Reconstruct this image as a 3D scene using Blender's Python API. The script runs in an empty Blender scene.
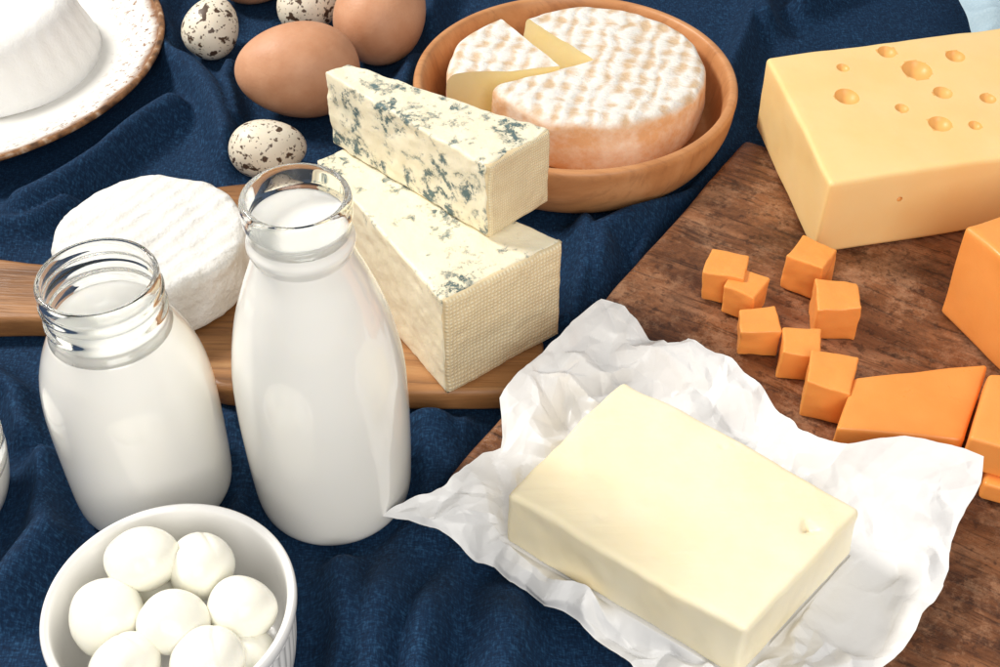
import bpy, bmesh, math, random
import numpy as np
from mathutils import Vector, Matrix
random.seed(4)
C = bpy.context.scene.collection
PI = math.pi
R = math.radians
# ------------------------------------------------------------------ camera
F = 1290.0; PITCH = R(44); H = 0.48
cp, sp = math.cos(PITCH), math.sin(PITCH)
cam = bpy.data.cameras.new('camera'); cam.lens = F/1000*36; cam.sensor_width = 36
cam.clip_start = 0.01; cam.clip_end = 50
co = bpy.data.objects.new('camera', cam); C.objects.link(co)
co.location = (0, 0, H); co.rotation_euler = (PI/2-PITCH, 0, 0)
bpy.context.scene.camera = co
sc = bpy.context.scene
sc.view_settings.view_transform = 'Standard'
sc.view_settings.look = 'None'; sc.view_settings.exposure = 0

def at(px, py, z=0.0):
    u = (px-500)/F; v = (py-333.5)/F
    t = (H-z)/(sp+v*cp)
    return Vector((u*t, t*(cp-v*sp), z))

# ------------------------------------------------------------------ noise
def _h(ix, iy, iz, s):
    a = np.sin(ix*12.9898+iy*78.233+iz*37.719+s*11.13)*43758.5453
    return a-np.floor(a)
def vn(P, scale, seed=0):
    Q = np.asarray(P, dtype=float)*scale+1000.37
    I = np.floor(Q); f = Q-I; f = f*f*(3-2*f)
    r = 0
    for dx in (0, 1):
        wx = f[:, 0] if dx else 1-f[:, 0]
        for dy in (0, 1):
            wy = f[:, 1] if dy else 1-f[:, 1]
            for dz in (0, 1):
                wz = f[:, 2] if dz else 1-f[:, 2]
                r = r+wx*wy*wz*_h(I[:, 0]+dx, I[:, 1]+dy, I[:, 2]+dz, seed)
    return r*2-1
def fbm(P, scale, octv=3, seed=0):
    r = 0; a = 1
    for i in range(octv):
        r = r+a*vn(P, scale*2**i, seed+i*3.7); a *= .5
    return r
def jitter(P, amp, scale, octv=3, seed=0):
    D = np.stack([fbm(P, scale, octv, seed+k*17.3) for k in range(3)], axis=1)
    return P+D*amp
def facet(X, Y, scale, seed):
    u = X*scale+Y*scale*0.577+500.2; v = Y*scale*1.1547+500.7
    iu = np.floor(u); iv = np.floor(v); fu = u-iu; fv = v-iv
    z = np.zeros_like(u)
    h00 = _h(iu, iv, z, seed); h10 = _h(iu+1, iv, z, seed); h01 = _h(iu, iv+1, z, seed); h11 = _h(iu+1, iv+1, z, seed)
    A = h00+(h10-h00)*fu+(h11-h10)*fv
    B = h00+(h01-h00)*fv+(h11-h01)*fu
    return np.where(fu > fv, A, B)*2-1
def sstep(a, b, x):
    t = np.clip((x-a)/(b-a), 0, 1); return t*t*(3-2*t)

# ------------------------------------------------------------------ object helpers
def tag(o, label=None, cat=None, group=None, kind=None):
    if label: o['label'] = label
    if cat: o['category'] = cat
    if group: o['group'] = group
    if kind: o['kind'] = kind
    return o
def thing(name, loc, label, cat, group=None):
    o = bpy.data.objects.new(name, None); C.objects.link(o)
    o.location = loc; o.empty_display_size = .01
    return tag(o, label, cat, group)
def mesh(name, V, Fc, mat, parent=None, origin=None, smooth=True, merge=0, uv=None):
    """V are world coordinates; the origin is the parent's place or the given one"""
    org = Vector(parent.location) if parent is not None else Vector(origin if origin is not None else (0, 0, 0))
    V = np.asarray(V, dtype=float)-np.array(org)
    me = bpy.data.meshes.new(name)
    me.from_pydata(V.tolist(), [], [tuple(int(i) for i in f) for f in Fc])
    if uv is not None:
        l = me.uv_layers.new(name='UVMap')
        for li, lp in enumerate(me.loops): l.data[li].uv = uv[lp.vertex_index]
    if merge:
        bm = bmesh.new(); bm.from_mesh(me)
        bmesh.ops.remove_doubles(bm, verts=bm.verts, dist=merge)
        bmesh.ops.recalc_face_normals(bm, faces=bm.faces)
        bm.to_mesh(me); bm.free()
    if smooth: me.polygons.foreach_set('use_smooth', [True]*len(me.polygons))
    me.materials.append(mat.m)
    o = bpy.data.objects.new(name, me); C.objects.link(o)
    if parent is not None: o.parent = parent
    else: o.location = org
    return o
def lathe_vf(prof, n=96, a0=0, a1=2*PI, mod=None):
    closed = abs(a1-a0-2*PI) < 1e-6
    m = n if closed else n+1
    th = a0+(a1-a0)*np.arange(m)/n
    V = []
    for (r, z) in prof:
        rr = np.full(m, r) if mod is None else mod(r, z, th)
        V.append(np.stack([rr*np.cos(th), rr*np.sin(th), np.full(m, z)], axis=1))
    V = np.concatenate(V); Fc = []
    for i in range(len(prof)-1):
        for j in range(n):
            k = (j+1) % m
            Fc.append((i*m+j, i*m+k, (i+1)*m+k, (i+1)*m+j))
    return V, Fc
def smooth_prof(pts, sub=5):
    """Catmull-Rom through the profile points"""
    P = [np.array(p) for p in pts]; out = []
    for i in range(len(P)-1):
        p0 = P[max(i-1, 0)]; p1 = P[i]; p2 = P[i+1]; p3 = P[min(i+2, len(P)-1)]
        for k in range(sub):
            t = k/sub
            q = .5*((2*p1)+(-p0+p2)*t+(2*p0-5*p1+4*p2-p3)*t*t+(-p0+3*p1-3*p2+p3)*t**3)
            out.append((max(q[0], 0), q[1]))
    out.append(tuple(P[-1])); return out
def dense(prof, step):
    out = []
    for a, b in zip(prof[:-1], prof[1:]):
        d = math.hypot(b[0]-a[0], b[1]-a[1]); n = max(1, int(d/step))
        for k in range(n): out.append((a[0]+(b[0]-a[0])*k/n, a[1]+(b[1]-a[1])*k/n))
    out.append(prof[-1]); return out

def rbox(name, top, bot, mat, r=.002, step=.0016, amp=.0004, nscale=60, seed=0, parent=None, origin=None, fn=None):
    """rounded, slightly uneven block between four top and four bottom corners (a,b,c,d in order)"""
    T = [np.array(p) for p in top]; B = [np.array(p) for p in bot]
    la = (np.linalg.norm(T[1]-T[0])+np.linalg.norm(T[2]-T[3]))/2
    lb = (np.linalg.norm(T[3]-T[0])+np.linalg.norm(T[2]-T[1]))/2
    lc = np.mean([np.linalg.norm(T[i]-B[i]) for i in range(4)])
    L = (la, lb, lc); r = min(r, min(L)*.45)
    def samp(l):
        e = [r*(1-math.cos(k*PI/10)) for k in range(5)]
        n = max(2, int((l-2*r)/step))
        m = [r+(l-2*r)*k/n for k in range(n+1)]
        return np.array(e+m+[l-x for x in reversed(e)])-l/2
    S = [samp(l) for l in L]
    V = []; Fc = []; off = 0
    for ax in range(3):
        i, j = [k for k in range(3) if k != ax]
        for sgn in (-1, 1):
            A, Bq = np.meshgrid(S[i], S[j], indexing='ij')
            Q = np.zeros((A.size, 3)); Q[:, i] = A.ravel(); Q[:, j] = Bq.ravel(); Q[:, ax] = sgn*L[ax]/2
            V.append(Q); na, nb = A.shape
            idx = np.arange(na*nb).reshape(na, nb)+off
            for x in range(na-1):
                for y in range(nb-1):
                    f = (idx[x, y], idx[x+1, y], idx[x+1, y+1], idx[x, y+1])
                    Fc.append(f if (sgn > 0) != (ax == 1) else f[::-1])
            off += na*nb
    Q = np.concatenate(V)
    lim = np.array(L)/2-r
    inn = np.clip(Q, -lim, lim); d = Q-inn; n = np.linalg.norm(d, axis=1, keepdims=True)
    Q = inn+d/np.maximum(n, 1e-9)*r
    U = Q/np.array(L)+.5
    u, v, w = U[:, 0:1], U[:, 1:2], U[:, 2:3]
    top_ = T[0]*(1-u)*(1-v)+T[1]*u*(1-v)+T[2]*u*v+T[3]*(1-u)*v
    bot_ = B[0]*(1-u)*(1-v)+B[1]*u*(1-v)+B[2]*u*v+B[3]*(1-u)*v
    P = bot_*(1-w)+top_*w
    if fn is not None: P = fn(P, U)
    P0 = P.copy()
    P = jitter(P, amp, nscale, 3, seed)
    zb = min(b[2] for b in B)
    P[:, 2] = np.where(U[:, 2] < .02, np.maximum(P0[:, 2], zb), np.maximum(P[:, 2], zb))
    return mesh(name, P, Fc, mat, parent, origin, merge=1e-6)
def drop(top, zb, inset=0):
    c = sum((Vector(t) for t in top), Vector())/len(top)
    return [Vector((t[0]+(c[0]-t[0])*inset, t[1]+(c[1]-t[1])*inset, zb)) for t in top]
def base_of(top, zb):
    c = sum((Vector(t) for t in top), Vector())/len(top); return (c[0], c[1], zb)

# ------------------------------------------------------------------ materials
class M:
    def __init__(s, name, col=(.8, .8, .8), rough=.5, sss=0, sssr=(1, .5, .25), scale=.01, spec=.5):
        s.m = bpy.data.materials.new(name); s.m.use_nodes = True; s.nt = s.m.node_tree
        s.b = s.nt.nodes['Principled BSDF']
        s.set('Base Color', (*col, 1)); s.set('Roughness', rough); s.set('Specular IOR Level', spec)
        if sss:
            s.set('Subsurface Weight', sss); s.set('Subsurface Radius', sssr); s.set('Subsurface Scale', scale)
        s.tc = s.nt.nodes.new('ShaderNodeTexCoord'); s.h = None
    def set(s, k, v): s.b.inputs[k].default_value = v
    def node(s, t, **kw):
        n = s.nt.nodes.new(t)
        for k, v in kw.items():
            if k in n.inputs: n.inputs[k].default_value = v
            else: setattr(n, k, v)
        return n
    def L(s, a, b): s.nt.links.new(a, b)
    def mapv(s, scale=(1, 1, 1), rot=(0, 0, 0), src='Object'):
        n = s.node('ShaderNodeMapping'); n.inputs['Scale'].default_value = scale; n.inputs['Rotation'].default_value = rot
        s.L(s.tc.outputs[src], n.inputs['Vector']); return n.outputs[0]
    def noise(s, sc_, det=3, rough=.55, vec=None, dist=0):
        n = s.node('ShaderNodeTexNoise', Scale=sc_, Detail=det, Roughness=rough, Distortion=dist)
        s.L(vec if vec is not None else s.tc.outputs['Object'], n.inputs['Vector']); return n.outputs['Fac']
    def wave(s, sc_, vec=None, dist=0, dsc=1, det=2, direction='X'):
        n = s.node('ShaderNodeTexWave', Scale=sc_, Distortion=dist, Detail=det); n.inputs['Detail Scale'].default_value = dsc
        n.bands_direction = direction
        s.L(vec if vec is not None else s.tc.outputs['Object'], n.inputs['Vector']); return n.outputs['Fac']
    def ramp(s, fac, stops, interp='LINEAR'):
        n = s.node('ShaderNodeValToRGB'); cr = n.color_ramp; cr.interpolation = interp
        while len(cr.elements) < len(stops): cr.elements.new(.5)
        for e, (p, c) in zip(cr.elements, stops):
            e.position = p; e.color = (*c, 1) if hasattr(c, '__len__') else (c, c, c, 1)
        s.L(fac, n.inputs[0]); return n.outputs[0]
    def mix(s, fac, a, b, mode='MIX'):
        n = s.node('ShaderNodeMix'); n.data_type = 'RGBA'; n.blend_type = mode
        for v, k in ((fac, 0), (a, 6), (b, 7)):
            if hasattr(v, 'links'): s.L(v, n.inputs[k])
            elif k == 0: n.inputs[0].default_value = v
            else: n.inputs[k].default_value = (*v, 1)
        return n.outputs[2]
    def math(s, op, a, b=0, clamp=False):
        n = s.node('ShaderNodeMath'); n.operation = op; n.use_clamp = clamp
        for v, k in ((a, 0), (b, 1)):
            if hasattr(v, 'links'): s.L(v, n.inputs[k])
            else: n.inputs[k].default_value = v
        return n.outputs[0]
    def warp(s, amt, scale_, base=None):
        """object coordinates pushed about by colour noise"""
        n = s.node('ShaderNodeTexNoise', Scale=scale_, Detail=2); v = base if base is not None else s.tc.outputs['Object']
        s.L(v, n.inputs['Vector'])
        a = s.node('ShaderNodeVectorMath'); a.operation = 'SUBTRACT'; s.L(n.outputs['Color'], a.inputs[0]); a.inputs[1].default_value = (.5, .5, .5)
        b = s.node('ShaderNodeVectorMath'); b.operation = 'SCALE'; s.L(a.outputs[0], b.inputs[0]); b.inputs['Scale'].default_value = amt
        c = s.node('ShaderNodeVectorMath'); c.operation = 'ADD'; s.L(v, c.inputs[0]); s.L(b.outputs[0], c.inputs[1]); return c.outputs[0]
    def color(s, o): s.L(o, s.b.inputs['Base Color']); return s
    def roughl(s, o): s.L(o, s.b.inputs['Roughness']); return s
    def bump(s, hgt, dist=.0005, strength=1.0):
        n = s.node('ShaderNodeBump', Strength=strength, Distance=dist)
        s.L(hgt, n.inputs['Height'])
        if s.h is not None: s.L(s.h, n.inputs['Normal'])
        s.h = n.outputs[0]; s.L(s.h, s.b.inputs['Normal']); return s

# denim
den = M('denim', rough=.85, spec=.2)
va = den.mapv((1200, 300, 300), (0, 0, R(25))); vb = den.mapv((300, 1200, 300), (0, 0, R(25)))
na = den.noise(1, 2, .6, va); nb = den.noise(1, 2, .6, vb)
fine = den.mix(.5, na, nb)
big = den.noise(9, 4, .6)
c = den.ramp(fine, [(.32, (.0018, .0095, .028)), (.51, (.0045, .025, .068)), (.70, (.024, .085, .18))])
c2 = den.mix(den.ramp(big, [(.35, 0), (.7, 1)]), c, (.004, .021, .058))
den.color(den.mix(.30, c, c2)); den.bump(fine, .0008, 1.0)
table_m = M('table_wood', (.12, .07, .04), .6)
tn = table_m.noise(6, 5, .6, table_m.mapv((1, 12, 1))); table_m.color(table_m.ramp(tn, [(.3, (.07, .04, .02)), (.7, (.18, .11, .06))]))
pb_m = M('pale_blue_linen', (.45, .60, .70), .85); pb_m.color(pb_m.mix(pb_m.noise(700, 2), (.36, .52, .62), (.55, .68, .76))); pb_m.bump(pb_m.noise(600, 2), .0005, .7)

milk_m = M('milk', (.93, .92, .86), .30, .2, (1, .85, .65), .006, .4)
milk_m.color(milk_m.mix(milk_m.noise(25, 2), (.97, .95, .885), (.955, .93, .86)))
milk_m.set('Coat Weight', 1.0); milk_m.set('Coat Roughness', .02); milk_m.set('Coat IOR', 1.55)
glass_m = M('clear_glass', (.985, 1, .99), .0); glass_m.set('Transmission Weight', 1.0); glass_m.set('IOR', 1.38)
glass_m.bump(glass_m.noise(45, 2), .0005, .3)
porc = M('white_porcelain', (.93, .92, .90), .12, spec=.6); porc.bump(porc.noise(40, 2), .0002, .3)

def cheese(name, ca, cb, rough=.4, sss=.25, sssr=(1, .7, .3), b=.0004, bs=120, pit=0):
    m = M(name, ca, rough, sss, sssr, .006, .4)
    m.color(m.mix(m.ramp(m.noise(22, 4), [(.35, 0), (.65, 1)]), ca, cb))
    m.bump(m.noise(bs, 4, .65), b, .6)
    if pit: m.bump(m.ramp(m.noise(pit, 2), [(.30, 0), (.40, 1)]), .0005, .5)
    m.roughl(m.ramp(m.noise(70, 3), [(.3, rough-.08), (.7, rough+.12)]))
    return m
butter_m = cheese('butter', (.965, .83, .56), (.975, .87, .64), .36, .22, (1, .8, .4), .0005, 45)
butter_m.bump(butter_m.noise(1, 3, .6, butter_m.mapv((22, 190, 60), (0, 0, R(-38)))), .0005, .6)
cheddar_m = cheese('cheddar', (.95, .38, .095), (.90, .33, .07), .38, .18, (1, .5, .15), .0004, 120)
cheddar_m2 = cheese('deep_cheddar', (.94, .36, .085), (.89, .305, .06), .34, .18, (1, .5, .15), .0003, 110)
swiss_m = cheese('holey_cheese', (.965, .645, .27), (.97, .69, .32), .36, .2, (1, .7, .3), .0002, 90)
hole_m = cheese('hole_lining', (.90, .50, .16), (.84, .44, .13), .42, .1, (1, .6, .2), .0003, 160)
mozz_m = cheese('mozzarella', (.965, .945, .84), (.945, .92, .80), .20, .22, (1, .85, .6), .0004, 90)
ric_m = cheese('ricotta', (.93, .925, .90), (.90, .89, .86), .55, .15, (1, .9, .7), .0009, 240)

# blue cheese: dens shifts how much of the cut is veined; topz keeps the mould near the top of the lower piece
def blue(name, dens, topz=None):
    m = M(name, rough=.5, sss=.15, sssr=(1, .8, .4), scale=.005, spec=.4)
    bas = m.mix(m.noise(30, 4), (.92, .81, .56), (.955, .885, .70))
    v1 = m.noise(170, 6, .75, m.warp(.003, 150)); v2 = m.noise(42, 5, .7, m.warp(.010, 30))
    a = m.ramp(v1, [(.50, 0), (.56, 1)]); b = m.ramp(v2, [(.51-dens, 0), (.60-dens, 1)])
    h_ = m.ramp(v2, [(.48-dens, 0), (.64-dens, 1)])
    if topz is not None:
        s = m.node('ShaderNodeSeparateXYZ'); m.L(m.tc.outputs['Object'], s.inputs[0])
        tz = m.ramp(m.math('ADD', m.math('MULTIPLY', s.outputs[2], 10), m.math('MULTIPLY', m.noise(25, 2), .10)), [(topz*10-.02, .04), (topz*10+.05, 1)])
        b = m.math('MULTIPLY', b, tz); h_ = m.math('MULTIPLY', h_, tz)
    vm = m.math('MULTIPLY', a, b)
    vc = m.mix(m.noise(260, 3), (.030, .070, .080), (.20, .28, .27))
    m.color(m.mix(vm, m.mix(m.math('MULTIPLY', h_, .28), bas, (.52, .58, .50)), vc))
    m.bump(m.math('SUBTRACT', 1, vm), .0010, .6); m.bump(m.noise(190, 4, .7), .0006, .7)
    return m
blueU = blue('dense_blue_cheese', .045)
blueL = blue('mild_blue_cheese', .012, .062)
rind_m = M('blue_cheese_rind', rough=.6, sss=.1, sssr=(1, .8, .4), scale=.004, spec=.3)
wv = rind_m.mapv((1, 1, 1), (0, 0, 0), 'UV'); wv = rind_m.warp(.04, 6, wv)
w1 = rind_m.wave(11, wv, .6, 1, 2, 'X'); w2 = rind_m.wave(8.5, wv, .6, 1, 2, 'Y')
ww = rind_m.math('MULTIPLY', w1, w2)
rc_ = rind_m.mix(rind_m.ramp(ww, [(.05, 0), (.6, 1)]), (.74, .60, .37), (.88, .78, .56))
rind_m.color(rind_m.mix(rind_m.math('MULTIPLY', rind_m.ramp(rind_m.noise(45, 4), [(.5, 0), (.7, 1)]), .5), rc_, (.64, .48, .28)))
rind_m.bump(ww, .0005, .7); rind_m.bump(rind_m.noise(200, 3), .0006, .8)

# white bloomy rind
bloom_m = M('white_bloomy_rind', rough=.8, sss=.05, sssr=(1, .9, .7), scale=.003, spec=.2)
bv = bloom_m.mapv((1, 1, 1), (0, 0, R(35))); bv = bloom_m.warp(.008, 30, bv)
bw = bloom_m.wave(34, bv, 1.0, 1.5, 3, 'X')
bn = bloom_m.noise(80, 6, .75)
bh = bloom_m.math('ADD', bloom_m.math('MULTIPLY', bw, .45), bn)
bloom_m.color(bloom_m.mix(bloom_m.ramp(bh, [(.35, 0), (.95, 1)]), (.74, .715, .66), (.885, .88, .86)))
bloom_m.bump(bh, .0017, .8); bloom_m.bump(bloom_m.noise(320, 3), .0006, .8)

# washed rind: broken white cross hatching over tan
wash_m = M('washed_rind', rough=.65, sss=.06, sssr=(1, .6, .3), scale=.004, spec=.3)
wpv = wash_m.warp(.015, 42)
def rotv(m, v, a, s=(1, 1, 1)):
    n = m.node('ShaderNodeMapping'); n.inputs['Rotation'].default_value = (0, 0, R(a)); n.inputs['Scale'].default_value = s; m.L(v, n.inputs['Vector']); return n.outputs[0]
g1 = wash_m.wave(30, rotv(wash_m, wpv, 15), 1.6, 2, 3, 'X')
g2 = wash_m.noise(1, 5, .75, rotv(wash_m, rotv(wash_m, wpv, 105), 0, (260, 80, 80)))
g3 = wash_m.wave(21, rotv(wash_m, wpv, 100), 3.0, 3, 3, 'X')
nn = wash_m.noise(42, 5, .7)
gg = wash_m.math('ADD', wash_m.math('ADD', wash_m.math('MULTIPLY', g1, .34), wash_m.math('MULTIPLY', g3, .22)), wash_m.math('MULTIPLY', g2, .75))
geo = wash_m.node('ShaderNodeNewGeometry'); sx = wash_m.node('ShaderNodeSeparateXYZ'); wash_m.L(geo.outputs['Normal'], sx.inputs[0])
topm = wash_m.ramp(sx.outputs[2], [(.35, 0), (.8, 1)])
mixf = wash_m.math('ADD', wash_m.math('MULTIPLY', gg, .6), wash_m.math('MULTIPLY', nn, .6))
tc_ = wash_m.mix(wash_m.ramp(mixf, [(.52, 0), (.74, 1)]), (.72, .52, .33), (.90, .87, .81))
sc_ = wash_m.mix(wash_m.ramp(nn, [(.42, 0), (.66, 1)]), (.78, .46, .23), (.90, .74, .57))
wash_m.color(wash_m.mix(topm, sc_, tc_)); wash_m.bump(wash_m.math('MULTIPLY', gg, topm), .0024, .85); wash_m.bump(nn, .0016, .6); wash_m.bump(wash_m.noise(150, 4), .0006, .8)
paste_m = cheese('soft_cheese_paste', (.95, .77, .38), (.96, .83, .50), .35, .25, (1, .7, .3), .0008, 80)

# woods
def wood(name, stops, rot, stretch=(6, 90, 20), rough=.5, crack=(.03, .012, .006), ca=.35, gb=.0007, patch=None):
    m = M(name, rough=rough, spec=.4)
    v0 = m.mapv((1, 1, 1), (0, 0, rot)); v0 = m.warp(.012, 12, v0)
    def sc(vec_scale):
        n = m.node('ShaderNodeMapping'); n.inputs['Scale'].default_value = vec_scale; m.L(v0, n.inputs['Vector']); return n.outputs[0]
    v = sc(stretch); v2 = sc((stretch[0]*.35, stretch[1]*.22, 8))
    n1 = m.noise(1, 6, .7, v, .2); n2 = m.noise(1, 4, .55, v2, 1.2)
    f = m.math('ADD', m.math('MULTIPLY', n1, .5), m.math('MULTIPLY', n2, .5))
    c = m.ramp(f, stops)
    v3 = sc((stretch[0]*1.5, stretch[1]*5, 60))
    n3 = m.noise(1, 4, .7, v3)
    c = m.mix(m.math('MULTIPLY', m.ramp(n3, [(.52, 0), (.64, 1)]), ca), c, crack)
    rr = m.ramp(n2, [(.3, rough-.1), (.7, rough+.15)])
    if patch:
        p = m.ramp(m.noise(20, 9, .85), [(.50, 0), (.60, 1)])
        c = m.mix(m.math('MULTIPLY', p, .50), c, patch)
        p2 = m.ramp(m.noise(10, 8, .8, m.mapv((1, 1.3, 1), (0, 0, 1))), [(.5, 0), (.64, 1)])
        c = m.mix(m.math('MULTIPLY', p2, .68), c, crack)
        p3 = m.ramp(m.noise(150, 3, .7), [(.56, 0), (.64, 1)])
        c = m.mix(m.math('MULTIPLY', p3, .6), c, crack)
        m.bump(m.noise(110, 5, .8), .0012, .7)
        rr = m.ramp(m.noise(14, 6, .7), [(.40, .60), (.60, .28)])
    m.color(c)
    m.bump(n3, gb, .6); m.bump(n1, gb*1.5, .5)
    m.roughl(rr)
    return m
boardA_m = wood('worn_dark_wood', [(.38, (.070, .023, .009)), (.46, (.165, .060, .023)), (.54, (.26, .105, .044)), (.64, (.42, .21, .11))], R(33), (14, 60, 20), .48, (.036, .012, .006), .75, .0012, (.50, .28, .16))
boardB_m = wood('warm_acacia_wood', [(.35, (.11, .045, .018)), (.47, (.28, .125, .042)), (.56, (.42, .20, .075)), (.66, (.54, .30, .125))], R(2), (5, 80, 60), .4)
bowl_m = wood('turned_bowl_wood', [(.35, (.44, .18, .065)), (.5, (.58, .265, .105)), (.65, (.68, .35, .16))], R(12), (8, 55, 30), .36, (.30, .12, .05), .3, .0003)

# eggs
egg_m = M('brown_eggshell', rough=.5, sss=.08, sssr=(1, .5, .3), scale=.003, spec=.35)
egg_m.color(egg_m.mix(egg_m.ramp(egg_m.noise(60, 4), [(.3, 0), (.7, 1)]), (.56, .265, .14), (.66, .35, .205))); egg_m.bump(egg_m.noise(500, 2), .0003, .6)
q_m = M('speckled_quail_shell', rough=.45, sss=.08, scale=.003, spec=.4)
oi = q_m.node('ShaderNodeObjectInfo'); add = q_m.node('ShaderNodeVectorMath'); add.operation = 'ADD'
q_m.L(q_m.tc.outputs['Object'], add.inputs[0]); q_m.L(oi.outputs['Location'], add.inputs[1])
qb = q_m.noise(165, 2, .5, add.outputs[0], .1); qs = q_m.noise(380, 2, .5, add.outputs[0])
qm = q_m.math('MAXIMUM', q_m.ramp(qb, [(.59, 0), (.63, 1)]), q_m.ramp(qs, [(.61, 0), (.66, .9)]))
q_m.color(q_m.mix(qm, q_m.mix(q_m.noise(40, 2), (.78, .69, .53), (.84, .78, .66)), (.085, .048, .028)))
# plate
pl_m = M('speckled_stoneware', rough=.2, spec=.5)
ln = pl_m.node('ShaderNodeVectorMath'); ln.operation = 'LENGTH'
vm0 = pl_m.mapv((1, 1, 0)); pl_m.L(vm0, ln.inputs[0])
rad = ln.outputs['Value']
rn = pl_m.math('ADD', rad, pl_m.math('MULTIPLY', pl_m.math('SUBTRACT', pl_m.noise(70, 3), .5), .014))
rim_f = pl_m.ramp(pl_m.math('MULTIPLY', rn, 6.0), [(.805, 0), (.845, 1)])
spk = pl_m.ramp(pl_m.noise(240, 3, .65), [(.57, 0), (.62, 1)])
near = pl_m.ramp(pl_m.math('MULTIPLY', rad, 6.0), [(.64, 0), (.80, 1)])
spk2 = pl_m.math('MULTIPLY', spk, near)
br = pl_m.mix(pl_m.noise(150, 3), (.10, .045, .02), (.42, .20, .09))
pl_m.color(pl_m.mix(pl_m.math('MAXIMUM', rim_f, spk2), (.80, .785, .74), br))
plrim_m = M('brown_glazed_rim', rough=.3); plrim_m.color(plrim_m.ramp(plrim_m.noise(110, 4), [(.35, (.07, .03, .012)), (.55, (.28, .13, .05)), (.7, (.60, .48, .36))]))
paper_m = M('white_parchment', (.93, .93, .925), .34, spec=.45)
paper_m.bump(paper_m.noise(90, 3, .6), .0004, .5); paper_m.bump(paper_m.noise(200, 3, .6), .0002, .5)
tr = paper_m.node('ShaderNodeBsdfTranslucent'); tr.inputs['Color'].default_value = (.97, .965, .94, 1)
mx_ = paper_m.node('ShaderNodeMixShader'); mx_.inputs[0].default_value = .15
out_ = paper_m.nt.nodes['Material Output']
paper_m.L(paper_m.b.outputs[0], mx_.inputs[1]); paper_m.L(tr.outputs[0], mx_.inputs[2]); paper_m.L(mx_.outputs[0], out_.inputs['Surface'])

# ------------------------------------------------------------------ positions shared with the cloth
ZA = .020     # big board top
ZB = .0155    # small board top
c1 = at(745, 139, ZA); c0 = at(444, 479, ZA)
dL = (c1-c0).normalized(); dN = Vector((dL.y, -dL.x, 0))
c3 = at(975, 745, ZA); dF = (c3-c0).normalized(); nF = Vector((-dF.y, dF.x, 0)); c3 = c0+dF*.46
bigpoly = [c0, c3, c3+dL*((c1-c0).length*1.1), c1]
top = [p.copy() for p in bigpoly]
o = rbox('cutting_board', top, drop(top, .001), boardA_m, r=.004, step=.004, amp=.0009, nscale=22, seed=3, origin=base_of(top, .001))
tag(o, 'large worn dark brown wooden cutting board under the butter, orange cubes and holey cheese', 'cutting board')
small_px = [(-120, 262), (-20, 256), (52, 262), (120, 250), (170, 205), (200, 190), (232, 183), (330, 176), (440, 182), (492, 200), (520, 240), (536, 300), (544, 348), (540, 374), (520, 388), (480, 392), (330, 391), (232, 389), (206, 380), (180, 362), (120, 330), (60, 320), (-20, 320), (-120, 326)]
smallpoly = [at(x, y, ZB) for x, y in small_px]
def extrude_poly(name, poly, z0, z1, mat, r=.003, label=None, cat=None):
    P = [np.array(p[:2]) for p in poly]; n = len(P); out = []
    for i in range(n):
        p0, p1, p2, p3 = P[i-1], P[i], P[(i+1) % n], P[(i+2) % n]
        for k in range(6):
            t = k/6; out.append(.5*((2*p1)+(-p0+p2)*t+(2*p0-5*p1+4*p2-p3)*t*t+(-p0+3*p1-3*p2+p3)*t**3))
    Q = np.array(out); m = len(Q)
    tang = np.roll(Q, -1, 0)-np.roll(Q, 1, 0); tang /= np.linalg.norm(tang, axis=1, keepdims=True)
    area = np.sum(Q[:, 0]*np.roll(Q[:, 1], -1)-np.roll(Q[:, 0], -1)*Q[:, 1])
    nrm = np.stack([tang[:, 1], -tang[:, 0]], 1)*(1 if area > 0 else -1)
    rings = []
    for k in range(5): a = k*PI/8; rings.append((-(r)*(1-math.sin(a)), z0+r*(1-math.cos(a))))
    for k in range(5): a = k*PI/8; rings.append((-(r)*(1-math.cos(a)), z1-r*(1-math.sin(a))))
    V = []; Fc = []
    for (o_, z) in rings: V.append(np.column_stack([Q+nrm*o_, np.full(m, z)]))
    V = np.concatenate(V)
    for i in range(len(rings)-1):
        for j in range(m):
            k = (j+1) % m; Fc.append((i*m+j, i*m+k, (i+1)*m+k, (i+1)*m+j))
    if area < 0: Fc = [f[::-1] for f in Fc]
    topf = list(range((len(rings)-1)*m, len(rings)*m)); botf = list(range(m))
    if area > 0: Fc.append(topf); Fc.append(botf[::-1])
    else: Fc.append(topf[::-1]); Fc.append(botf)
    c = Q.mean(0)
    o = mesh(name, V, Fc, mat, None, (c[0], c[1], z0))
    o.data.set_sharp_from_angle(angle=R(50))
    o.data.polygons[len(Fc)-1].use_smooth = False; o.data.polygons[len(Fc)-2].use_smooth = False
    return tag(o, label, cat)
extrude_poly('paddle_board', smallpoly, .001, ZB, boardB_m, .0035, 'small warm brown wooden paddle board with handle under the blue cheese and white cheese wheel', 'serving board')

bottle_c = at(333, 491, 0); bottle_c.x = -.078
jar_c = at(157, 486, 0)
plate_c = at(-58, 47, .022); plate_c.z = 0
wbowl_c = at(575, 78, .044); wbowl_c.z = 0
ram_c = at(169, 602, .052); ram_c.z = 0
cup_c = at(-80, 447, .045); cup_c.z = 0

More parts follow.
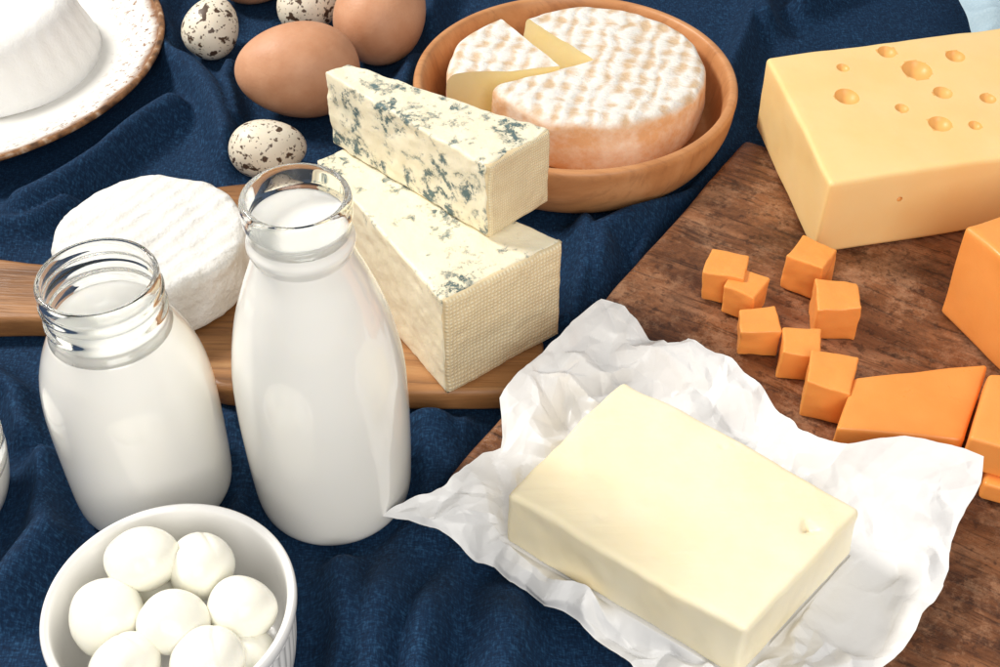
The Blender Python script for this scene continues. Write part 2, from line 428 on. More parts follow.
# ------------------------------------------------------------------ cloth
def build_cloth():
    xs = np.arange(-.70, .70, .0024); ys = np.arange(-.05, 1.30, .0024)
    X, Y = np.meshgrid(xs, ys, indexing='ij'); P = np.column_stack([X.ravel(), Y.ravel(), np.zeros(X.size)])
    x, y = P[:, 0], P[:, 1]
    wx = x+.012*vn(P, 12, 1); wy = y+.012*vn(P, 12, 2)
    h = np.zeros_like(x)
    ridges = [
        ([(160, 60), (205, 120), (238, 175)], .011, .031),
        ([(165, 130), (100, 175), (20, 215)], .012, .029),
        ([(60, 215), (20, 235), (-60, 240)], .010, .018),
        ([(185, 75), (165, 20), (172, -60)], .010, .024),
        ([(240, -30), (233, 60), (218, 100), (235, 140)], .008, .018),
        ([(400, 110), (418, 60), (440, 0), (450, -60)], .009, .020),
        ([(590, 310), (590, 250), (650, 225), (700, 200)], .011, .027),
        ([(540, 330), (600, 325), (640, 260), (725, 120), (765, -30)], .008, .022),
        ([(760, 40), (745, -20), (740, -80)], .010, .028),
        ([(575, 235), (575, 270), (560, 340)], .008, .022),
        ([(800, 20), (850, -10), (930, -40)], .010, .024),
        ([(418, 420), (426, 500), (400, 590), (385, 700)], .012, .038),
        ([(464, 550), (452, 610), (434, 720)], .009, .034),
        ([(512, 600), (520, 650), (512, 730)], .011, .030),
        ([(345, 580), (360, 630), (345, 720)], .011, .026),
        ([(0, 500), (45, 470), (60, 540), (20, 620)], .011, .030),
        ([(226, 410), (224, 470), (236, 550)], .006, .020),
        ([(0, 380), (30, 400), (30, 440)], .010, .023),
        ([(455, 420), (440, 460), (428, 520)], .007, .014),
    ]
    for pts, w, a in ridges:
        W = [at(px, py, 0) for px, py in pts]
        d = np.full_like(x, 9.0)
        for p, q in zip(W[:-1], W[1:]):
            ex, ey = q.x-p.x, q.y-p.y; L2 = ex*ex+ey*ey
            t = np.clip(((wx-p.x)*ex+(wy-p.y)*ey)/L2, 0, 1)
            d = np.minimum(d, np.hypot(wx-p.x-t*ex, wy-p.y-t*ey))
        g = a*.9*np.exp(-np.abs(d/w)**1.7)
        h = np.maximum(h, g)+.10*np.minimum(h, g)
    WP = np.column_stack([wx*1.0+wy*.25, wy*.42, 0*x])
    h = h+.0055*np.abs(vn(WP, 12, 5))**.9
    h = h+.0003*vn(P, 80, 4)
    mask = np.ones_like(x)
    circ = [(bottle_c, .034), (jar_c, .034), (plate_c, .128), (wbowl_c, .082), (ram_c, .042), (cup_c, .028)]
    for px, py, rr in EGGPOS:
        circ.append((at(px, py, rr), rr*.72))
    for c, rr in circ: mask = np.minimum(mask, sstep(rr, rr+.022, np.hypot(x-c.x, y-c.y)))
    def inside_dist(poly):
        d = np.full_like(x, 9.0); ins = np.zeros(x.shape, bool); n = len(poly)
        for i in range(n):
            p, q = poly[i], poly[(i+1) % n]; ex, ey = q[0]-p[0], q[1]-p[1]; L2 = ex*ex+ey*ey+1e-12
            t = np.clip(((x-p[0])*ex+(y-p[1])*ey)/L2, 0, 1)
            d = np.minimum(d, np.hypot(x-p[0]-t*ex, y-p[1]-t*ey))
            cond = ((p[1] > y) != (q[1] > y)); xi = p[0]+(y-p[1])*ex/(ey if abs(ey) > 1e-12 else 1e-12)
            ins ^= cond & (x < xi)
        return np.where(ins, -d, d)
    for poly in (bigpoly, smallpoly): mask = np.minimum(mask, sstep(-.002, .022, inside_dist(poly)))
    q = at(500, 520, 0); mask = np.minimum(mask, .30+.70*sstep(.03, .07, np.hypot((x-q.x)*.7, y-q.y)))
    h = np.where(h > .016, .016+(.012)*(1-np.exp(-(h-.016)/.012)), h)
    h = np.clip(h, 0, None)*mask
    P[:, 2] = h
    nx, ny = X.shape; idx = np.arange(nx*ny).reshape(nx, ny)
    Fc = np.stack([idx[:-1, :-1], idx[1:, :-1], idx[1:, 1:], idx[:-1, 1:]], -1).reshape(-1, 4)
    o = mesh('tablecloth', P, Fc, den, None, (0, 0, 0))
    tag(o, 'rumpled dark blue denim cloth lying under all the cheeses, boards and bottles', 'cloth')
EGGPOS = [(298, 72, .029), (382, 14, .029), (258, -38, .029), (212, 32, .019), (308, 9, .018), (268, 150, .017)]
build_cloth()
bx = [(-1.0, -.3), (1.0, -.3), (1.0, 1.7), (-1.0, 1.7)]
t_ = rbox('table', [(a, b, -.003) for a, b in bx], [(a, b, -.04) for a, b in bx], table_m, r=.003, step=.1, amp=0, origin=(0, .7, -.04)); tag(t_, kind='structure')
# pale blue napkin in the far corner
nc = at(1030, 0, .01); nc.x += .010; nc.y -= .030; n = 70
gx, gy = np.meshgrid(np.linspace(-.07, .07, n), np.linspace(-.045, .045, n), indexing='ij')
PP = np.column_stack([gx.ravel(), gy.ravel(), np.zeros(gx.size)])
PP[:, 2] = .026+.008*(1-np.abs(vn(PP, 40, 3)))+.004*vn(PP, 70, 5); PP[:, :2] += .004*np.stack([vn(PP, 30, 7), vn(PP, 30, 8)], 1)
edge = np.minimum(.07-np.abs(gx.ravel()), .045-np.abs(gy.ravel())); PP[:, 2] *= .75+.25*sstep(0, .015, edge)
PP += np.array((nc.x, nc.y, 0)); ii = np.arange(n*n).reshape(n, n)
o = mesh('napkin', PP, np.stack([ii[:-1, :-1], ii[1:, :-1], ii[1:, 1:], ii[:-1, 1:]], -1).reshape(-1, 4), pb_m, None, (nc.x, nc.y, .012))
tag(o, 'small pale blue cloth in the far right corner behind the holey cheese', 'napkin')

# ------------------------------------------------------------------ glassware: clear glass above the milk, milk against glossy glass below
def vessel(name, c, outer, wall, level, label, cat, neck_clip=None):
    t = thing(name, c, label, cat)
    out = smooth_prof(outer, 6)
    top = out[-1]; dz = .005
    ro = lambda z: float(np.interp(z, [p[1] for p in out], [p[0] for p in out]))
    up = [(ro(level-dz), level-dz), (ro(level-dz/2), level-dz/2)]+[p for p in out if p[1] > level]
    inner = []
    for (r, z) in reversed([p for p in out if p[1] > level]):
        ri = r-wall
        if neck_clip and z > neck_clip[0]: ri = min(neck_clip[1], r-.0008)
        inner.append((ri, z))
    inner = [(top[0]-wall*.5, top[1]+wall*.35), (inner[0][0]+wall*.05, top[1]-.0002)]+inner[1:]
    ril = inner[-1][0]
    lo = [(ril, level), (min(ril, ro(level-dz/2)-.0008)*.5+(ro(level-dz/2)-.0008)*.5, level-dz/2), (ro(level-dz)-.0004, level-dz), (ro(level-dz), level-dz)]
    V, Fc = lathe_vf(up+inner+lo, 128)
    mesh('glass_neck', V+np.array(c), Fc, glass_m, t, merge=1e-7)
    mp = [(0, .0015), (out[0][0]*.8, .0015)]+[(r-.0001, z) for r, z in out if z < level-dz-.0005]
    mp += [(lo[2][0]+.00025, level-dz), (lo[1][0]+.00025, level-dz/2), (ril+.00025, level+.0003), (ril-.0008, level-.0003), (ril-.003, level-.0006), (ril*.5, level-.0007), (0, level-.0007)]
    V, Fc = lathe_vf(mp, 128)
    mesh('milk_filled_body', V+np.array(c), Fc, milk_m, t, merge=1e-7)
    return t
vessel('milk_bottle', bottle_c,
       [(.0305, .0005), (.0340, .0025), (.0360, .009), (.0370, .025), (.0376, .045), (.0378, .066), (.0371, .085), (.0347, .102), (.0310, .118), (.0264, .132), (.0223, .143), (.0204, .1495), (.0202, .1510), (.0214, .1540), (.0216, .1565), (.0204, .1595), (.0200, .1640), (.0212, .1665), (.0216, .1690), (.0216, .1750), (.0208, .1770)],
       .0015, .1655, 'tall glass bottle filled with milk nearly to its lip', 'milk bottle', (.140, .0188))
vessel('milk_jar', jar_c,
       [(.0320, .0005), (.0352, .0025), (.0366, .009), (.0372, .028), (.0374, .052), (.0370, .068), (.0353, .081), (.0320, .092), (.0283, .1005), (.0252, .1070), (.0243, .1095), (.0254, .1125), (.0256, .1150), (.0242, .1175), (.0242, .1205), (.0254, .1225), (.0256, .1245), (.0246, .1265), (.0252, .1290), (.0250, .1320), (.0243, .1335)],
       .0015, .1105, 'shorter wide mouthed glass jar of milk with its empty neck', 'milk jar', (.1045, .0228))
vessel('dessert_cup', cup_c, [(.020, .0005), (.026, .004), (.031, .015), (.034, .030), (.035, .044)], .0018, .036,
       'small clear glass cup of milk cut off at the left edge', 'glass cup')

# ------------------------------------------------------------------ plate and ricotta
t = thing('plate', plate_c, 'white speckled stoneware plate with mottled brown rim holding fresh cheese', 'plate')
pr = smooth_prof([(0, .0015), (.085, .0015), (.095, .004), (.120, .010), (.141, .0195), (.1435, .0215)], 5)
pin = smooth_prof([(.1425, .0232), (.139, .0222), (.118, .0135), (.096, .0078), (.08, .0068), (.04, .0066), (0, .0066)], 5)
V, Fc = lathe_vf(dense(pr+pin, .006), 160); mesh('plate_body', V+np.array(plate_c), Fc, pl_m, t, merge=1e-7)
rp = [(.1435+.0021*math.cos(a), .0222+.0019*math.sin(a)) for a in np.linspace(0, 2*PI, 13)]
V, Fc = lathe_vf(rp, 160); mesh('rim', V+np.array(plate_c), Fc, plrim_m, t, merge=1e-7)
rc = at(-12, 58, .008); rc.z = .0068
V, Fc = lathe_vf(dense(smooth_prof([(0, 0), (.068, 0), (.075, .003), (.072, .012), (.068, .022), (.064, .034), (.058, .042), (.048, .046), (.02, .0475), (0, .0475)], 4), .0014), 320,
                 mod=lambda r, z, th: r*(1+(.0045*np.cos(th*30)*(1 if .008 < z < .038 else .1))))
V = jitter(V, .0010, 30, 2, 7); V = jitter(V, .0002, 170, 2, 9); V[:, 2] = np.maximum(V[:, 2], 0)
o = mesh('ricotta_cheese', V+np.array(rc), Fc, ric_m, None, rc, merge=1e-7); tag(o, 'white crumbly fresh ricotta mound on the speckled plate', 'fresh cheese')

# ------------------------------------------------------------------ eggs
def egg(name, px, py, L_, W_, az, tilt, m, label, cat, group, seed):
    c = at(px, py, W_/2)
    prof = []
    for a in np.linspace(0, PI, 60):
        z = -math.cos(a)*L_/2; k = z/(L_/2)
        r = W_/2*math.sin(a)*(1-.13*k+(.02*k*k)); prof.append((max(r, 0), z))
    V, Fc = lathe_vf(prof, 64)
    rot = Matrix.Rotation(az, 3, 'Z') @ Matrix.Rotation(tilt, 3, 'Y')
    V = V @ np.array(rot).T
    zmin = V[:, 2].min(); V = V+np.array((c.x, c.y, -zmin+.0008))
    o = mesh(name, V, Fc, m, None, (c.x, c.y, -zmin+.0008), merge=1e-7)
    return tag(o, label, cat, group)
G1 = 'brown hen eggs on the cloth'; G2 = 'speckled quail eggs on the cloth'
egg('hen_egg', 298, 72, .079, .060, R(190), R(86), egg_m, 'brown hen egg lying whole in view just behind the blue cheese', 'egg', G1, 1)
egg('hen_egg', 382, 16, .074, .060, R(70), R(70), egg_m, 'brown hen egg next to the wooden bowl, cut by the top edge', 'egg', G1, 2)
egg('hen_egg', 258, -38, .074, .058, R(20), R(86), egg_m, 'brown hen egg barely showing at the top edge between the quail eggs', 'egg', G1, 3)
egg('quail_egg', 212, 32, .043, .037, R(60), R(50), q_m, 'spotted quail egg nearest the speckled plate', 'quail egg', G2, 4)
egg('quail_egg', 308, 9, .043, .036, R(10), R(80), q_m, 'spotted quail egg cut by the top edge behind the brown egg', 'quail egg', G2, 5)
egg('quail_egg', 268, 150, .047, .035, R(5), R(88), q_m, 'spotted quail egg lying beside the white cheese wheel and blue cheese', 'quail egg', G2, 6)

# ------------------------------------------------------------------ wooden bowl and washed rind cheese
wp = smooth_prof([(0, .0005), (.070, .0005), (.077, .002), (.089, .010), (.0965, .024), (.0988, .038), (.0990, .0430), (.0972, .0452), (.0937, .0444), (.0912, .036), (.0890, .021), (.0855, .0115), (.0790, .0092), (.05, .0088), (0, .0088)], 6)
V, Fc = lathe_vf(dense(wp, .004), 140)
o = mesh('wooden_bowl', V+np.array(wbowl_c), Fc, bowl_m, None, wbowl_c, merge=1e-7); tag(o, 'shallow round light brown wooden bowl holding the cut cheese wheel', 'bowl')
zt = .0490; wc = at(594, 60, zt)
pA = at(513, 8, zt)-wc; pB = at(484, 88, zt)-wc
aA = math.atan2(pA.y, pA.x) % (2*PI); aB = math.atan2(pB.y, pB.x) % (2*PI)
def sector(name, c, Rr, h, a0, a1, label, cat, seed):
    t = thing(name, c, label, cat)
    rr = .006
    prof = [(0, 0), (Rr-.007, 0)]+[(Rr-.007+.007*math.sin(k*PI/8), .007-.007*math.cos(k*PI/8)) for k in range(1, 5)]
    prof += [(Rr-rr+rr*math.cos(k*PI/12), h-rr+rr*math.sin(k*PI/12)) for k in range(0, 7)]+[(0, h)]
    prof = dense(prof, .0016)
    prof = [(r*(1+.02*math.sin(PI*z/h)) if r > Rr*.9 else r, z) for r, z in prof]
    n = int(abs(a1-a0)/(2*PI)*300)
    def surf(V):
        lift = .0008*vn(V*np.array([1, 1, .3]), 45, seed)+.0007*vn(V, 110, seed+1)
        W = V.copy()
        W[:, 2] += lift*np.clip(V[:, 2]/h, 0, 1)
        rad_ = np.hypot(V[:, 0], V[:, 1])+1e-9
        k = (.0016*vn(V, 50, seed+5)+.0007*vn(V, 120, seed+6))*sstep(Rr*.8, Rr, rad_)
        W[:, 0] += V[:, 0]/rad_*k; W[:, 1] += V[:, 1]/rad_*k
        return W
    V, Fc = lathe_vf(prof, n, a0, a1); V = surf(V)
    mesh('rind', V+np.array(c), Fc, wash_m, t, merge=1e-7)
    VV = []; FF = []
    for a in (a0, a1):
        P = np.array([(r*math.cos(a), r*math.sin(a), z) for r, z in prof]); P = surf(P)
        off = len(VV); VV += P.tolist(); FF.append(tuple(range(off, off+len(P))))
    mesh('cut_face', np.array(VV)+np.array(c), FF, paste_m, t, smooth=False)
    return t
wcb = Vector((wc.x, wc.y, .0096))
sector('washed_rind_cheese', wcb, .0680, .0392, aB, aA+2*PI, 'large orange rinded cheese wheel with a wedge cut out, in the wooden bowl', 'cheese', 3)
sh = at(560, 65, zt)
qA = at(498, 15, zt)-sh; qB = at(447, 73, zt)-sh
sector('cheese_wedge', Vector((sh.x, sh.y, .0096)), .0700, .0385, math.atan2(qA.y, qA.x) % (2*PI), math.atan2(qB.y, qB.x) % (2*PI), 'cut wedge pulled slightly away from the orange rinded wheel in the wooden bowl', 'cheese wedge', 8)

# ------------------------------------------------------------------ white cheese wheel
bc = at(148, 229, .050); bc.z = ZB+.0005; hb = .0335; Rb = .0505
prof = [(0, 0), (Rb-.004, 0)]+[(Rb-.004+.004*math.sin(k*PI/8), .004-.004*math.cos(k*PI/8)) for k in range(1, 5)]
prof += [(Rb-.006+.006*math.cos(k*PI/12), hb-.006+.006*math.sin(k*PI/12)) for k in range(0, 7)]+[(0, hb)]
V, Fc = lathe_vf(dense(prof, .0014), 280)
ca, sa = math.cos(R(35)), math.sin(R(35)); uu = V[:, 0]*ca-V[:, 1]*sa
lift = .00022*np.sin(uu*2*PI/.0092+.9*vn(V, 40, 3))+.0010*vn(V, 40, 2)+.0009*vn(V, 110, 5)
V2 = jitter(V, .0013, 60, 4, 12); V2[:, 2] += lift*np.clip(V[:, 2]/hb-.3, 0, 1); V2[:, 2] = np.maximum(V2[:, 2], 0)
o = mesh('bloomy_cheese_wheel', V2+np.array(bc), Fc, bloom_m, None, bc, merge=1e-7); tag(o, 'round white rinded soft cheese wheel behind the two milk vessels', 'cheese')

# ------------------------------------------------------------------ blue cheese
def bluewedge(name, px4, z1, z0, label, seed, bm_, am):
    top = [at(x, y, z1) for x, y in px4]
    bot = drop(top, z0)
    t = thing(name, base_of(top, z0), label, 'blue cheese', 'stacked blue cheese wedges')
    rbox('paste', top, bot, bm_, r=.0016, step=.0012, amp=am, nscale=110, seed=seed, parent=t)
    a, b = np.array(top[2]), np.array(top[3]); c_, d = np.array(bot[3]), np.array(bot[2])
    nrm = np.cross(b-a, d-a); nrm /= np.linalg.norm(nrm)
    cen = np.mean([np.array(p) for p in top], 0)
    if np.dot(nrm, a-cen) < 0: nrm = -nrm
    n, m = 60, 44; VV = []; uv = []
    for side in (0, 1):
        for i in range(n+1):
            for j in range(m+1):
                u, v = i/n, j/m
                p = (a*(1-u)+b*u)*(1-v)+(d*(1-u)+c_*u)*v
                cc = (a+b+c_+d)/4; p = cc+(p-cc)*.985
                e = min(u, 1-u, v, 1-v); k = .0016*min(1, (e/.035))**.5 if e > 0 else 0
                VV.append(p+nrm*((k+.0002) if side == 0 else -.002)); uv.append((u, v))
    VV = np.array(VV); s0 = (n+1)*(m+1)
    dd = fbm(VV, 90, 3, seed+2)*.0006; VV[:s0] += nrm*dd[:s0, None]
    VV[:, 2] = np.maximum(VV[:, 2], z0+.0002)
    FF = []
    for side in (0, 1):
        for i in range(n):
            for j in range(m):
                k = side*s0+i*(m+1)+j; f = (k, k+m+1, k+m+2, k+1); FF.append(f if side == 0 else f[::-1])
    bd = [i*(m+1) for i in range(n+1)]+[n*(m+1)+j for j in range(1, m+1)]+[i*(m+1)+m for i in range(n-1, -1, -1)]+[j for j in range(m-1, 0, -1)]
    for i in range(len(bd)):
        p, q = bd[i], bd[(i+1) % len(bd)]; FF.append((p, q, q+s0, p+s0))
    o = mesh('rind', VV, FF, rind_m, t, uv=uv)
    bm = bmesh.new(); bm.from_mesh(o.data); bmesh.ops.recalc_face_normals(bm, faces=bm.faces); bm.to_mesh(o.data); bm.free()
bluewedge('blue_cheese_wedge', [(345, 147), (317, 160), (442, 300), (562, 240)], .0790, ZB+.0005, 'lower blue cheese wedge lying on the paddle board behind the tall bottle', 11, blueL, .0005)
bluewedge('blue_cheese_wedge', [(347, 63), (324, 73), (487, 166), (549, 129)], .1230, .0800, 'upper blue veined cheese wedge resting on top of another wedge', 23, blueU, .0008)

# ------------------------------------------------------------------ holey cheese
zt = ZA+.0505
s1 = at(766, 57, zt); s2 = at(830, 183, zt); dirs = (at(1000, 158, zt)-s2).normalized()
s3 = s2+dirs*.19; s4 = s1+dirs*.19
top = [s1, s2, s3, s4]
o = rbox('holey_cheese_block', top, drop(top, ZA+.001), swiss_m, r=.0028, step=.004, amp=.0007, nscale=25, seed=5, origin=base_of(top, ZA+.001))
tag(o, 'large pale yellow cheese block with round holes on the wooden board', 'cheese')
bmc = bmesh.new()
holes = [(843, 68, .0040), (887, 52, .0058), (917, 70, .0092), (955, 57, .0058), (847, 97, .0074), (902, 108, .0042), (943, 92, .0060), (940, 124, .0068), (988, 98, .0050), (975, 126, .0038), (905, 195, .0016)]
hc = []
for i, (hx, hy, hr) in enumerate(holes):
    p = at(hx, hy, zt)
    if hy > 160:
        p = s2+(s3-s2)*((hx-830)/330)+Vector((0, 0, -.018-.004*(i % 2)))
    q = Vector(p)+Vector((0, 0, hr*.35 if hy < 160 else 0))-Vector(o.location); hc.append((q, hr))
    mtx = Matrix.Translation(q) @ Matrix.Diagonal((1.0, 1.15, 1.0, 1))
    bmesh.ops.create_uvsphere(bmc, u_segments=40, v_segments=24, radius=hr, matrix=mtx)
mc = bpy.data.meshes.new('cut'); bmc.to_mesh(mc); bmc.free(); oc = bpy.data.objects.new('cut', mc); C.objects.link(oc); oc.location = o.location
md = o.modifiers.new('b', 'BOOLEAN'); md.object = oc; md.operation = 'DIFFERENCE'; md.solver = 'EXACT'
bpy.context.view_layer.update()
dg = bpy.context.evaluated_depsgraph_get(); nm = bpy.data.meshes.new_from_object(o.evaluated_get(dg)); o.modifiers.clear(); o.data = nm
bpy.data.objects.remove(oc)
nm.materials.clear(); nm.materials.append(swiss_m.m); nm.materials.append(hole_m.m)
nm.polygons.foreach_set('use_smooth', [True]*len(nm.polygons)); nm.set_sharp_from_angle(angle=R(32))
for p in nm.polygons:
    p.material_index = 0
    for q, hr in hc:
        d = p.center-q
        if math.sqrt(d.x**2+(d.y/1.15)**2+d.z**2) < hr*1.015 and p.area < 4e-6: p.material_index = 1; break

# ------------------------------------------------------------------ cheddar
K = at(938, 311, ZA+.001); da = Vector((.415, -.91, 0))*.105; db = Vector((.91, .415, 0))*.10
top = [K+Vector((0, 0, .057)), K+da+Vector((0, 0, .057)), K+da+db+Vector((0, 0, .057)), K+db+Vector((0, 0, .057))]
o = rbox('cheddar_block', top, drop(top, K.z), cheddar_m, r=.0026, amp=.0009, nscale=25, seed=9, step=.002, origin=base_of(top, K.z)); tag(o, 'thick orange cheddar block at the right edge in front of the holey cheese', 'cheese')
GS = 'cheddar slabs at the right edge'
top = [at(852, 376, .043), at(836, 429, .043), at(965, 440, .043), at(986, 362, .043)]
o = rbox('cheddar_slab', top, drop(top, ZA+.001), cheddar_m2, r=.002, amp=.0009, nscale=25, seed=19, step=.0018, origin=base_of(top, ZA+.001)); tag(o, 'flat orange cheddar slab lying behind the butter paper', 'cheese slab', GS)
top = [at(990, 405, .032), at(984, 484, .032), at(1090, 515, .032), at(1100, 410, .032)]
o = rbox('cheddar_slab', top, drop(top, ZA+.001), cheddar_m2, r=.002, amp=.0005, nscale=25, seed=29, step=.0018, origin=base_of(top, ZA+.001)); tag(o, 'lowest orange cheddar slab at the right edge, beneath another slab', 'cheese slab', GS)
top = [at(988, 373, .052), at(969, 438, .052), at(1085, 472, .052), at(1100, 376, .052)]
o = rbox('cheddar_slab', top, drop(top, .0325), cheddar_m, r=.002, amp=.0005, nscale=25, seed=39, step=.0018, origin=base_of(top, .0325)); tag(o, 'orange cheddar slab at the right edge stacked on another slab', 'cheese slab', GS)
cubes = [(723, 291, .0212, 20, 'orange cheddar cube farthest left, touching a smaller cube'),
         (741, 308, .0180, 28, 'small orange cheddar cube leaning against the leftmost cube'),
         (806, 284, .0225, 36, 'orange cheddar cube nearest the holey cheese block'),
         (831, 326, .0218, 4, 'orange cheddar cube farthest right in front of the one nearest the holey cheese'),
         (756, 343, .0185, 2, 'orange cheddar cube nearest the raised paper corner, alone below the touching pair'),
         (796, 367, .0192, 12, 'orange cheddar cube in the middle between two lower cubes'),
         (823, 404, .0220, 17, 'orange cheddar cube nearest the butter paper and the flat slab')]
for i, (px, py, s, a, lab) in enumerate(cubes):
    c = at(px, py, ZA+.001); hh = s*random.uniform(.90, 1.04); sx_ = s*random.uniform(.95, 1.05); sy_ = s*random.uniform(.92, 1.05)
    rot = Matrix.Rotation(R(-a), 3, 'Z')
    top = [c+rot@Vector((x*sx_/2*.97+random.uniform(-.0013, .0013), y*sy_/2+random.uniform(-.0013, .0013), hh+random.uniform(-.0010, .0010))) for x, y in ((-1, -1), (1, -1), (1, 1), (-1, 1))]
    bot = [c+rot@Vector((x*sx_/2+random.uniform(-.0008, .0008), y*sy_/2+random.uniform(-.0008, .0008), 0)) for x, y in ((-1, -1), (1, -1), (1, 1), (-1, 1))]
    o = rbox('cheddar_cube', top, bot, cheddar_m, r=.0011, amp=.0006, nscale=90, seed=50+i, step=.0012, origin=c)
    tag(o, lab, 'cheese cube', 'loose orange cheddar cubes on the board')

# ------------------------------------------------------------------ butter
zb0 = ZA+.0022; zb1 = zb0+.032
bt = [at(506, 494, zb1), at(748, 632, zb1), at(863, 509, zb1), at(624, 377, zb1)]
def bfn(P, U):
    P = P.copy(); top = sstep(.3, 1, U[:, 2])
    P[:, 2] += top*(.0009*vn(P, 28, 3)-.0007*np.abs(vn(P, 60, 4)))
    for (px, py, rr, dp) in ((722, 448, .0016, .0010), (735, 446, .0012, .0009), (600, 515, .0018, .0007), (700, 655, .007, .0028), (815, 592, .006, .0020), (560, 438, .005, .0014)):
        q = at(px, py, zb1); d = np.hypot(P[:, 0]-q.x, P[:, 1]-q.y); P[:, 2] -= dp*np.exp(-(d/rr)**2)*top
    q = at(811, 528, zb1); a, b = P[:, 0]-q.x, P[:, 1]-q.y      # a crisp three-cornered nick
    e = np.maximum.reduce([a*.8+b*.6, -a*.9+b*.3, a*.1-b])/.0030
    P[:, 2] -= .0042*np.clip(1-e, 0, 1)*top*(e < 1)
    return P
o = rbox('butter_block', bt, drop(bt, zb0, -.012), butter_m, r=.0028, amp=.0010, nscale=38, seed=77, step=.0011, origin=base_of(bt, zb0), fn=bfn)
tag(o, 'large pale yellow block of butter on crumpled white paper', 'butter')

# ------------------------------------------------------------------ paper
outl = [(387, 518, .013), (440, 487, .026), (503, 445, .030), (497, 400, .040), (530, 362, .044), (570, 320, .047), (602, 297, .047), (628, 308, .043), (650, 333, .037), (666, 350, .037), (692, 338, .040),
        (730, 362, .038), (770, 394, .036), (800, 430, .040), (850, 438, .050), (905, 437, .054), (981, 454, .057), (977, 484, .046), (960, 540, .030), (942, 600, .026), (908, 640, .026), (872, 675, .026), (822, 722, .026),
        (740, 742, .022), (680, 712, .016), (635, 676, .012), (592, 640, .012), (550, 600, .012), (500, 572, .012), (440, 538, .012)]
def build_paper():
    O = np.array([tuple(at(*p)) for p in outl]); n = len(O); per = 22; out = []
    for i in range(n):
        p1, p2 = O[i], O[(i+1) % n]
        for k in range(per):
            t = k/per; out.append(p1*(1-t)+p2*t)
    E = np.array(out); m = len(E)
    foot = [np.array(p[:2]) for p in drop(bt, zb0, -.012)]
    cen = sum(foot)/4
    nt_ = 190; V = np.zeros((nt_, m, 3)); S = np.zeros((nt_, m))
    for j in range(m):
        d = E[j, :2]-cen; tb = 9
        for a, b in zip(foot, foot[1:]+foot[:1]):
            e = b-a; den_ = d[0]*e[1]-d[1]*e[0]
            if abs(den_) < 1e-12: continue
            w = a-cen; t = (w[0]*e[1]-w[1]*e[0])/den_; s = (w[0]*d[1]-w[1]*d[0])/den_
            if t > 0 and -1e-6 <= s <= 1+1e-6: tb = min(tb, t)
        tb = min(tb, .9)
        for i in range(nt_):
            t = i/(nt_-1)
            tt = t/.12*tb*.98 if t < .12 else tb*.98+(1-tb*.98)*(t-.12)/.88
            s = max(0, (tt-tb)/(1-tb))
            V[i, j, :2] = cen+d*tt
            V[i, j, 2] = (ZA+.0012)*(1-s**1.25)+E[j, 2]*s**1.25
            S[i, j] = s
    P = V.reshape(-1, 3); s = S.ravel()
    x = P[:, 0]+.002*vn(P, 22, 31); y = P[:, 1]+.002*vn(P, 22, 32)
    # the edge stays tidy where it leans against the cheddar
    qs_ = at(910, 440, .05); calm = 1-.8*np.exp(-(((P[:, 0]-qs_.x)/.045)**2+((P[:, 1]-qs_.y)/.02)**2))
    rs = sstep(0, .16, s)*(1-.35*sstep(.75, 1, s))
    cs_, sn_ = math.cos(.7), math.sin(.7); xr = x*cs_-y*sn_; yr = x*sn_+y*cs_
    cr = .0085*facet(x, y, 24, 5)+.0064*facet(xr, yr, 50, 6)+.0036*facet(y, x, 88, 7)+.0014*facet(yr, -xr, 180, 9)
    h = P[:, 2]+rs*cr*(.35+.65*calm)
    P2 = P.copy(); P2[:, 0] += rs*calm*(.0055*facet(xr, yr, 30, 15)+.0028*facet(y, x, 90, 16)); P2[:, 1] += rs*calm*(.0055*facet(yr, xr, 32, 17)+.0028*facet(x, y, 95, 18))
    a = (P2[:, 0]-c0.x)*dN.x+(P2[:, 1]-c0.y)*dN.y; b = (P2[:, 0]-c0.x)*nF.x+(P2[:, 1]-c0.y)*nF.y
    ins = sstep(-.012, .0, np.minimum(a, b))
    fl = .0085+ins*(ZA+.0008-.0085)
    h = np.where(h < fl+.002, fl+.002*np.exp((h-fl-.002)/.004), h)
    h = np.where(s > 0, h, ZA+.0012)
    P2[:, 2] = np.maximum(h, fl)
    idx = np.arange(nt_*m).reshape(nt_, m); Fc = []
    for i in range(nt_-1):
        for j in range(m):
            k = (j+1) % m; Fc.append((idx[i, j], idx[i+1, j], idx[i+1, k], idx[i, k]))
    o = mesh('butter_paper', P2, Fc, paper_m, None, (cen[0], cen[1], ZA+.0012), merge=1e-7)
    o.data.set_sharp_from_angle(angle=R(12))
    tag(o, 'crumpled white parchment paper spread under the butter block', 'paper')
build_paper()

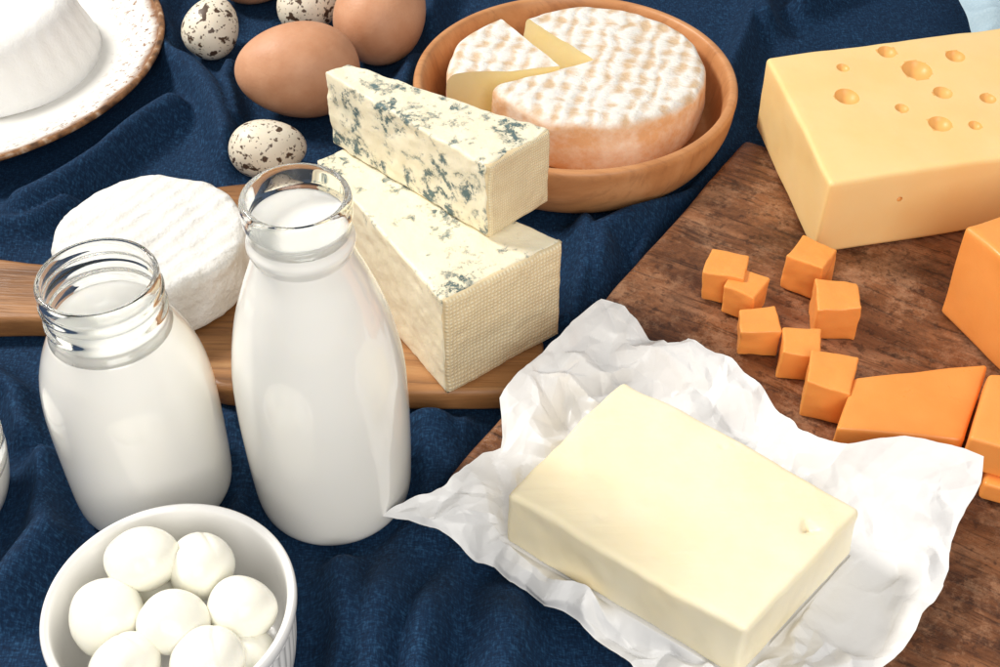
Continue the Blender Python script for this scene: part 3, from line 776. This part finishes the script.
# ------------------------------------------------------------------ ramekin with mozzarella
rp = smooth_prof([(0, .003), (.034, .003), (.036, .0005), (.040, .0005), (.0425, .004), (.0455, .020), (.0472, .040), (.0480, .0445), (.0495, .0470), (.0497, .0505), (.0487, .0522), (.0472, .0515), (.0455, .048), (.0440, .030), (.0410, .012), (.036, .0075), (.02, .0065), (0, .0065)], 6)
def flute(r, z, th):
    on = .004 < z < .0445 and r > np.interp(z, [.004, .02, .045], [.0420, .0448, .0470])
    return r+(.0009*np.abs(np.cos(th*30)) if on else 0*th)
V, Fc = lathe_vf(dense(rp, .0025), 480, mod=flute)
o = mesh('ramekin', V+np.array(ram_c), Fc, porc, None, ram_c, merge=1e-7); tag(o, 'round white fluted porcelain ramekin full of small mozzarella balls', 'bowl')
balls = [(142, 559, .053, .0139, 'mozzarella ball at the back left of the heap, raised highest'),
         (201, 568, .046, .0136, 'mozzarella ball at the back right of the heap beside the ramekin rim'),
         (107, 617, .046, .0141, 'mozzarella ball at the far left of the heap'),
         (172, 622, .050, .0139, 'mozzarella ball in the centre of the heap'),
         (242, 610, .046, .0139, 'mozzarella ball at the far right of the heap'),
         (206, 662, .047, .0140, 'mozzarella ball at the front of the heap right of centre, cut by the bottom edge'),
         (125, 668, .047, .0139, 'mozzarella ball at the front left of the heap, cut by the bottom edge'),
         (158, 592, .030, .0140, 'mozzarella ball lower in the gap behind the central one'),
         (252, 662, .034, .0135, 'mozzarella ball lower at the front right, half hidden under others')]
for i, (px, py, z, r, lab) in enumerate(balls):
    c = at(px, py, z)
    d = Vector((c.x-ram_c.x, c.y-ram_c.y)); mx = .0450-r
    if d.length > mx: d = d*(mx/d.length)
    c = Vector((ram_c.x+d.x, ram_c.y+d.y, z))
    V, Fc = lathe_vf([(r*math.sin(a), -r*math.cos(a)) for a in np.linspace(0, PI, 90)], 140)
    V = V @ np.array(Matrix.Rotation(random.uniform(0, 3), 3, 'X') @ Matrix.Rotation(random.uniform(0, 3), 3, 'Y')).T
    V = V*np.array([random.uniform(.97, 1.08), random.uniform(.94, 1.05), random.uniform(.90, 1.0)])
    V = jitter(V, .0014, 38, 2, 90+i*5)
    # pinched seam and a couple of dimples on the upper side
    a_ = random.uniform(0, PI); u_ = V[:, 0]*math.cos(a_)+V[:, 1]*math.sin(a_)+.002*vn(V, 60, 400+i); w_ = -V[:, 0]*math.sin(a_)+V[:, 1]*math.cos(a_)
    seam = np.exp(-((u_-.006)/.0011)**2)*np.exp(-((w_-.003)/.007)**2)
    dim = np.zeros(len(V))
    for _ in range(2):
        q = Vector((random.uniform(-.8, .8), random.uniform(-.9, .4), .8)).normalized()*r
        dim += np.exp(-(np.linalg.norm(V-np.array(q), axis=1)/.0032)**2)
    V *= (1-.055*seam-.06*dim)[:, None]
    o = mesh('mozzarella_ball', V+np.array(c), Fc, mozz_m, None, c, merge=1e-6); tag(o, lab, 'mozzarella', 'mozzarella balls in the ramekin')

# ------------------------------------------------------------------ light
w = bpy.data.worlds.new('World'); sc.world = w; w.use_nodes = True
w.node_tree.nodes['Background'].inputs[0].default_value = (1, .985, .96, 1); w.node_tree.nodes['Background'].inputs[1].default_value = .40
def area(name, loc, tgt, size, power, col):
    l = bpy.data.lights.new(name, 'AREA'); l.shape = 'SQUARE'; l.size = size; l.energy = power; l.color = col
    o = bpy.data.objects.new(name, l); C.objects.link(o); o.location = loc
    o.rotation_euler = (Vector(tgt)-Vector(loc)).to_track_quat('-Z', 'Y').to_euler()
area('window_light', (-1.05, 1.05, 1.15), (0, .5, 0), .36, 25, (1, .965, .91))
area('fill_light', (.25, -.75, .95), (0, .45, 0), .9, 14, (1, .97, .93))
